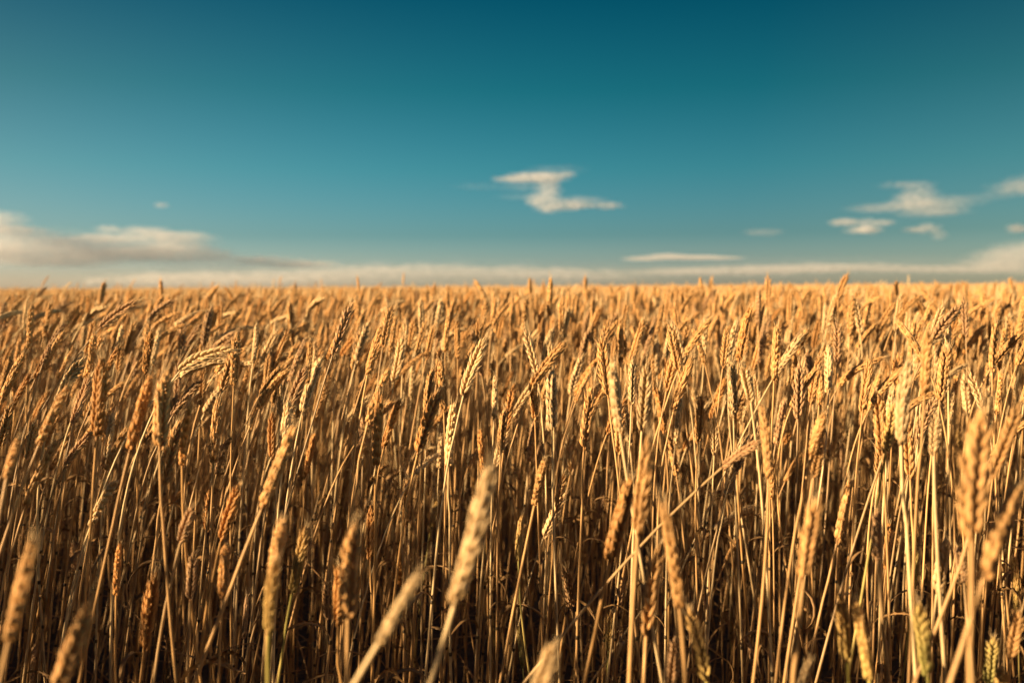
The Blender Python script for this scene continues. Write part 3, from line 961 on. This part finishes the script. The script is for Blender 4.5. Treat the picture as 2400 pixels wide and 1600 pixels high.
lb = Bag()
for _ in range(2100):
    y = rng.uniform(.9, 4.2); x = rng.uniform(-.75, .75)*y
    z = abs(rng.normal(0, .16))+.01
    az = rng.uniform(0, 6.28); el = rng.normal(0, .45)
    d = np.array([math.cos(az)*math.cos(el), math.sin(az)*math.cos(el), math.sin(el)])
    ln = rng.uniform(.05, .22); n = 6
    P = np.array([x, y, z]) + d*np.linspace(-.5, .5, n)[:, None]*ln
    P[:, 2] = np.maximum(P[:, 2] - (np.linspace(-1, 1, n)**2)*ln*rng.uniform(-.02, .16), .004)
    c = np.array([.34, .20, .085])*rng.uniform(.6, 1.4)
    if rng.random() < .55:
        v, f = tube(P, np.full(n, rng.uniform(.0005, .0013)), 4)
    else:
        v, f = ribbon(P, rng.uniform(.0015, .0038)*np.interp(np.linspace(0, 1, n), [0, .4, 1], [.7, 1, .1]), norm(np.cross(d, [0, 0, 1])), rng.normal(0, 1.5), .4)
    lb.add(v, c, [f])
lit = bpy.data.objects.new('straw_litter', lb.mesh('straw_litter', MAT_LEAF))
scene.collection.objects.link(lit)
lit['kind'] = 'stuff'; lit['category'] = 'straw'; lit['label'] = 'broken straw and dry leaf scraps caught low between the stems'

# ------------------------------------------------------------------ light and sky
sd = Vector((math.sin(SUN_AZ)*math.cos(SUN_EL), math.cos(SUN_AZ)*math.cos(SUN_EL), math.sin(SUN_EL)))
sl = bpy.data.lights.new('sun', 'SUN'); sl.energy = 5.0; sl.angle = R(.6); sl.color = (1.0, .715, .41)
so = bpy.data.objects.new('sun', sl); scene.collection.objects.link(so)
so.rotation_euler = sd.to_track_quat('Z', 'Y').to_euler()

wd = bpy.data.worlds.new('World'); scene.world = wd; wd.use_nodes = True
nt = wd.node_tree; nt.nodes.clear(); L = nt.links.new
out = nt.nodes.new('ShaderNodeOutputWorld'); bg = nt.nodes.new('ShaderNodeBackground'); bg.inputs['Strength'].default_value = .055
sky = nt.nodes.new('ShaderNodeTexSky'); sky.sky_type = 'NISHITA'; sky.sun_disc = False
sky.sun_elevation = SUN_EL; sky.sun_rotation = -SUN_AZ
sky.air_density = 1.0; sky.dust_density = .6; sky.ozone_density = 3.0
tc = nt.nodes.new('ShaderNodeTexCoord'); sx = nt.nodes.new('ShaderNodeSeparateXYZ')
L(tc.outputs['Generated'], sx.inputs[0])
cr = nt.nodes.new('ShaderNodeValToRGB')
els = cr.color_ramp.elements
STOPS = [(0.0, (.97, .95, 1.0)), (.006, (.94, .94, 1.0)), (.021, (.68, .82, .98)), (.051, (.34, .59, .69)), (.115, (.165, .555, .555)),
         (.19, (.050, .43, .39)), (.28, (.006, .29, .295)), (.42, (.62, .50, .47))]  # last stop: warm tint added to the unseen upper sky, browning the shade
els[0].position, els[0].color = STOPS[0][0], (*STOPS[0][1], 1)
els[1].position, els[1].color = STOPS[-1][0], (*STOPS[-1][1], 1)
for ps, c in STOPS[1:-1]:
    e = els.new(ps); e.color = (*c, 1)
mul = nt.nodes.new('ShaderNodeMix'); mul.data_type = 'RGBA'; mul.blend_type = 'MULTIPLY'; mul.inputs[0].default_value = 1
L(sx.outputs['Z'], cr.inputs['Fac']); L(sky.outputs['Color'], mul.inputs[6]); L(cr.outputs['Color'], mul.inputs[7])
# warm glow of the low sun spreading along its side of the sky
dt = nt.nodes.new('ShaderNodeVectorMath'); dt.operation = 'DOT_PRODUCT'; dt.inputs[1].default_value = (math.sin(SUN_AZ), math.cos(SUN_AZ), 0)
L(tc.outputs['Generated'], dt.inputs[0])
m1 = nt.nodes.new('ShaderNodeMapRange'); m1.inputs[1].default_value = -.55; m1.inputs[2].default_value = .45
m2 = nt.nodes.new('ShaderNodeMath'); m2.operation = 'POWER'; m2.inputs[1].default_value = 2.0
m3 = nt.nodes.new('ShaderNodeMapRange'); m3.inputs[1].default_value = 0; m3.inputs[2].default_value = .31; m3.inputs[3].default_value = 3.3; m3.inputs[4].default_value = 0
m4 = nt.nodes.new('ShaderNodeMath'); m4.operation = 'MULTIPLY'
L(dt.outputs['Value'], m1.inputs[0]); L(m1.outputs[0], m2.inputs[0]); L(sx.outputs['Z'], m3.inputs[0]); L(m2.outputs[0], m4.inputs[0]); L(m3.outputs[0], m4.inputs[1])
gl = nt.nodes.new('ShaderNodeVectorMath'); gl.operation = 'SCALE'; gl.inputs[0].default_value = (.78, .20, .0)
L(m4.outputs[0], gl.inputs['Scale'])
ad = nt.nodes.new('ShaderNodeMix'); ad.data_type = 'RGBA'; ad.blend_type = 'ADD'; ad.inputs[0].default_value = 1
L(mul.outputs[2], ad.inputs[6]); L(gl.outputs[0], ad.inputs[7])
# and the paler sky opposite the sun
m5 = nt.nodes.new('ShaderNodeMapRange'); m5.inputs[1].default_value = -.64; m5.inputs[2].default_value = -.86
m6 = nt.nodes.new('ShaderNodeMath'); m6.operation = 'MULTIPLY'
g2 = nt.nodes.new('ShaderNodeVectorMath'); g2.operation = 'SCALE'; g2.inputs[0].default_value = (.11, .13, .06)
a2 = nt.nodes.new('ShaderNodeMix'); a2.data_type = 'RGBA'; a2.blend_type = 'ADD'; a2.inputs[0].default_value = 1
L(dt.outputs['Value'], m5.inputs[0]); L(m5.outputs[0], m6.inputs[0]); L(m3.outputs[0], m6.inputs[1]); L(m6.outputs[0], g2.inputs['Scale'])
L(ad.outputs[2], a2.inputs[6]); L(g2.outputs[0], a2.inputs[7])
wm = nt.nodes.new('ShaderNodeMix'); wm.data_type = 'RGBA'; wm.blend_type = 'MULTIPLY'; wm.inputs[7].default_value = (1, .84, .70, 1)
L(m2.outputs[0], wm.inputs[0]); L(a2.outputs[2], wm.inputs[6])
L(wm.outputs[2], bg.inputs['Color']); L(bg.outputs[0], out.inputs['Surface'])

# ------------------------------------------------------------------ clouds: real volumes far off, lit by the same sun
def cloud(label, D, blobs, density, wisp=.35, grain=5.0, group=None, seed=0.0):
    """blobs: (centre x, centre y, half width, half height) as seen in the photo; D metres away"""
    k = D/FPX
    cx = sum(b[0]*b[2]*b[3] for b in blobs)/sum(b[2]*b[3] for b in blobs)
    cyy = sum(b[1]*b[2]*b[3] for b in blobs)/sum(b[2]*b[3] for b in blobs)
    Pc = unproject(cx, cyy, D)
    az = math.atan2(Pc[0], Pc[1])
    bm = Bag(); loc = []
    uu, vv = 20, 12
    th = np.linspace(0, 2*np.pi, uu, endpoint=False); ph = np.linspace(-np.pi/2, np.pi/2, vv+1)
    for bb in blobs:
        bx, by, rx, ry = bb[:4]
        c = np.array([(bx-cx)*k, 0, -(by-cyy)*k]); r = np.array([rx*k, max(min(rx, 90), ry)*k*.8, ry*k])
        r = r*1.42
        loc.append((c, r, bb[4] if len(bb) > 4 else 1.0))
        V = np.stack([np.outer(np.cos(ph), np.cos(th)), np.outer(np.cos(ph), np.sin(th)), np.outer(np.sin(ph), np.ones(uu))], -1).reshape(-1, 3)*r + c
        i, j = np.meshgrid(np.arange(vv), np.arange(uu), indexing='ij'); j2 = (j+1) % uu
        bm.add(V, np.ones(3), [np.stack([i*uu+j, i*uu+j2, (i+1)*uu+j2, (i+1)*uu+j], -1).reshape(-1, 4)])
    m = bpy.data.materials.new('cloud_vapour'); m.use_nodes = True
    nt = m.node_tree; nt.nodes.clear(); L = nt.links.new
    out = nt.nodes.new('ShaderNodeOutputMaterial'); pv = nt.nodes.new('ShaderNodeVolumePrincipled')
    pv.inputs['Color'].default_value = (.97, .97, .98, 1); pv.inputs['Anisotropy'].default_value = .1
    tc = nt.nodes.new('ShaderNodeTexCoord')
    mean_h = sum(b[3] for b in blobs)/len(blobs)*k

    def noise(sc, off):
        mp = nt.nodes.new('ShaderNodeMapping'); mp.inputs['Scale'].default_value = (sc*.42, sc*.42, sc)
        mp.inputs['Location'].default_value = (off, off*.7, off*1.3)
        n = nt.nodes.new('ShaderNodeTexNoise'); n.inputs['Scale'].default_value = 1; n.inputs['Detail'].default_value = 5; n.inputs['Roughness'].default_value = .58
        L(tc.outputs['Object'], mp.inputs['Vector']); L(mp.outputs[0], n.inputs['Vector'])
        return n
    nz = noise(.8/mean_h, seed)
    sb = nt.nodes.new('ShaderNodeVectorMath'); sb.operation = 'SUBTRACT'; sb.inputs[1].default_value = (.5, .5, .5)
    L(nz.outputs['Color'], sb.inputs[0])
    ml = nt.nodes.new('ShaderNodeVectorMath'); ml.operation = 'MULTIPLY'; ml.inputs[1].default_value = (mean_h*3.4, mean_h*.8, mean_h*1.5)
    L(sb.outputs[0], ml.inputs[0])
    ad = nt.nodes.new('ShaderNodeVectorMath'); ad.operation = 'ADD'; L(ml.outputs[0], ad.inputs[0]); L(tc.outputs['Object'], ad.inputs[1])
    tot = None
    for c, r, wt in loc:
        s = nt.nodes.new('ShaderNodeVectorMath'); s.operation = 'SUBTRACT'; s.inputs[1].default_value = c; L(ad.outputs[0], s.inputs[0])
        q = nt.nodes.new('ShaderNodeVectorMath'); q.operation = 'MULTIPLY'; q.inputs[1].default_value = tuple(1/r); L(s.outputs[0], q.inputs[0])
        d = nt.nodes.new('ShaderNodeVectorMath'); d.operation = 'DOT_PRODUCT'; L(q.outputs[0], d.inputs[0]); L(q.outputs[0], d.inputs[1])
        v = nt.nodes.new('ShaderNodeMath'); v.operation = 'SUBTRACT'; v.use_clamp = True; v.inputs[0].default_value = 1; L(d.outputs['Value'], v.inputs[1])
        p2 = nt.nodes.new('ShaderNodeMath'); p2.operation = 'MULTIPLY'; L(v.outputs[0], p2.inputs[0]); L(v.outputs[0], p2.inputs[1])
        p3 = nt.nodes.new('ShaderNodeMath'); p3.operation = 'MULTIPLY'; L(p2.outputs[0], p3.inputs[0]); p3.inputs[1].default_value = wt; p2 = p3
        if tot is None:
            tot = p2
        else:
            a = nt.nodes.new('ShaderNodeMath'); a.operation = 'ADD'; L(tot.outputs[0], a.inputs[0]); L(p2.outputs[0], a.inputs[1]); tot = a
    n2 = noise(grain*.4/mean_h, seed+9)
    mr = nt.nodes.new('ShaderNodeMapRange'); mr.inputs[1].default_value = .40; mr.inputs[2].default_value = .60
    mr.inputs[3].default_value = 1-wisp; mr.inputs[4].default_value = 1+wisp*.6
    L(n2.outputs['Fac'], mr.inputs[0])
    f = nt.nodes.new('ShaderNodeMath'); f.operation = 'MULTIPLY'; L(tot.outputs[0], f.inputs[0]); L(mr.outputs[0], f.inputs[1])
    g = nt.nodes.new('ShaderNodeMath'); g.operation = 'MULTIPLY'; g.inputs[1].default_value = density/(mean_h); L(f.outputs[0], g.inputs[0])
    L(g.outputs[0], pv.inputs['Density']); L(pv.outputs[0], out.inputs['Volume'])
    o = bpy.data.objects.new('cloud', bm.mesh('cloud', m))
    scene.collection.objects.link(o)
    o.location = Pc; o.rotation_euler = (0, 0, -az)
    rm = o.modifiers.new('merge', 'REMESH'); rm.mode = 'VOXEL'; rm.voxel_size = max(min(b[3] for b in blobs)*k*.32, 3.0)
    o['label'] = label; o['category'] = 'cloud'
    if group: o['group'] = group
    return o


def crop_blobs(ox, oy, s, rows):
    return [(ox+q[0]/s, oy+q[1]/s, q[2]/s, q[3]/s) + tuple(q[4:]) for q in rows]


cloud('white cloud shaped like a crooked letter with a thin tail, alone in mid sky', 5000,
      crop_blobs(1000, 350, 3.92, [(770, 272, 150, 34), (930, 262, 200, 46), (1110, 262, 190, 46), (1280, 238, 100, 26), (1120, 350, 115, 110),
                                   (1095, 470, 125, 90), (990, 470, 90, 50), (1120, 545, 120, 38), (1290, 515, 170, 48), (1450, 522, 130, 30), (1660, 520, 140, 32),
                                   (900, 345, 230, 40, .10), (830, 435, 200, 26, .09), (480, 335, 240, 30, .05), (1180, 190, 260, 40, .08), (1400, 470, 240, 36, .25)]), .26, 1.0, seed=3.1)
G1 = 'small clouds in the right of the sky'
cloud('soft fan-shaped cloud, larger of the pair high on the right', 6000,
      crop_blobs(1700, 380, 3.36, [(1540, 250, 130, 75), (1420, 275, 100, 38), (1490, 325, 200, 45), (1660, 345, 230, 70, .6), (1430, 175, 200, 26, .5), (1250, 350, 260, 34, .5), (1620, 400, 260, 34, .5), (1860, 310, 200, 46, .2)]), .16, .9, group=G1, seed=7.7)
cloud('pale cloud streak running off the right edge beside the fan-shaped cloud', 6000,
      crop_blobs(1700, 380, 3.36, [(2290, 205, 200, 66), (2110, 255, 150, 30, .35), (2450, 180, 260, 80)]), .085, .9, group=G1, seed=1.3)
cloud('small bright cloud with a flat wing, left of the two low puffs', 6500,
      crop_blobs(1700, 380, 3.36, [(950, 470, 120, 28), (1120, 505, 80, 58), (1240, 480, 80, 26), (1090, 535, 130, 28)]), .30, .85, group=G1, seed=4.4)
cloud('small lens-shaped cloud with a drooping end, right of the two low puffs', 6500,
      crop_blobs(1700, 380, 3.36, [(1500, 530, 100, 30), (1600, 522, 90, 42), (1680, 575, 60, 40)]), .22, .85, group=G1, seed=5.2)
cloud('tiny round cloud puff touching the right edge of the sky', 6500,
      crop_blobs(1700, 380, 3.36, [(2295, 522, 75, 36), (2345, 530, 40, 26)]), .34, .5, group=G1, seed=6.0)
cloud('very faint small cloud smudge over the right of the field', 6500,
      crop_blobs(1700, 380, 3.36, [(320, 552, 140, 30), (210, 552, 80, 22)]), .035, .6, group=G1, seed=8.0)
cloud('tiny faint cloud dot above the long bank on the left', 6500,
      crop_blobs(0, 450, 2.94, [(1115, 92, 48, 20), (1090, 92, 30, 14)]), .10, .5, seed=8.8)
cloud('broad pale cloud rising from the horizon at the right edge', 9000,
      crop_blobs(1700, 380, 3.36, [(2200, 725, 230, 48), (2420, 690, 300, 75), (2380, 780, 420, 70), (2150, 800, 260, 40)]), .12, .7, seed=2.0)
cloud('long layered cream cloud bank stretching in from the left edge', 9000,
      crop_blobs(0, 450, 2.94, [(-60, 210, 260, 65), (120, 275, 240, 36), (-120, 400, 300, 70), (130, 410, 260, 52), (480, 395, 250, 58), (760, 420, 340, 56), (750, 258, 110, 26),
                                (990, 270, 160, 40), (1180, 305, 240, 42), (720, 325, 260, 36), (1180, 375, 260, 46), (1440, 425, 170, 46), (1740, 462, 200, 30), (2050, 490, 260, 28), (380, 470, 460, 46), (250, 330, 420, 80, .2), (900, 340, 520, 70, .2), (-100, 300, 400, 80, .25), (1150, 440, 300, 40, .7), (500, 450, 800, 80, .22), (1500, 480, 600, 60, .25), (300, 345, 300, 46, .7), (1000, 410, 400, 50, .6)]), .23, .7, seed=9.1)
cloud('low pinkish cloud band lying along the horizon left of centre', 12000,
      crop_blobs(0, 450, 2.94, [(1120, 590, 280, 36), (1450, 600, 500, 56), (1950, 590, 500, 60), (2450, 560, 460, 70), (2900, 545, 450, 52), (3500, 560, 520, 48), (4000, 575, 460, 46), (1800, 620, 1400, 70, .35), (3400, 620, 1400, 60, .35), (2200, 560, 2300, 110, .12), (3600, 570, 1300, 90, .12)]), .12, .6, seed=4.9)
cloud('tiny bright cloud scrap low over the left horizon', 11000,
      crop_blobs(0, 450, 2.94, [(620, 615, 40, 26), (690, 608, 60, 20), (806, 620, 34, 34)]), .25, .3, seed=5.9)
cloud('thin flat cloud streak above the horizon right of centre', 11000,
      crop_blobs(1400, 590, 3.92, [(420, 60, 180, 22), (640, 45, 190, 30), (900, 55, 260, 22), (1150, 62, 180, 14)]), .14, .7, seed=3.3)
cloud('long grey cream cloud band low along the right horizon', 12000,
      crop_blobs(1700, 380, 3.36, [(-350, 850, 420, 34), (150, 848, 480, 40), (560, 838, 460, 42), (980, 832, 420, 36), (1500, 850, 460, 30), (2000, 860, 420, 36), (900, 830, 1700, 90, .14)]), .10, .6, seed=6.6)


# ------------------------------------------------------------------ render settings
scene.view_settings.view_transform = 'Standard'; scene.view_settings.look = 'None'
scene.view_settings.exposure = 1.37; scene.view_settings.gamma = 1.0
scene.render.engine = 'CYCLES'
cy = scene.cycles
cy.use_denoising = True
cy.max_bounces = 10; cy.diffuse_bounces = 3; cy.glossy_bounces = 2; cy.transmission_bounces = 4
cy.volume_bounces = 6; cy.transparent_max_bounces = 8
cy.sample_clamp_indirect = 4.0
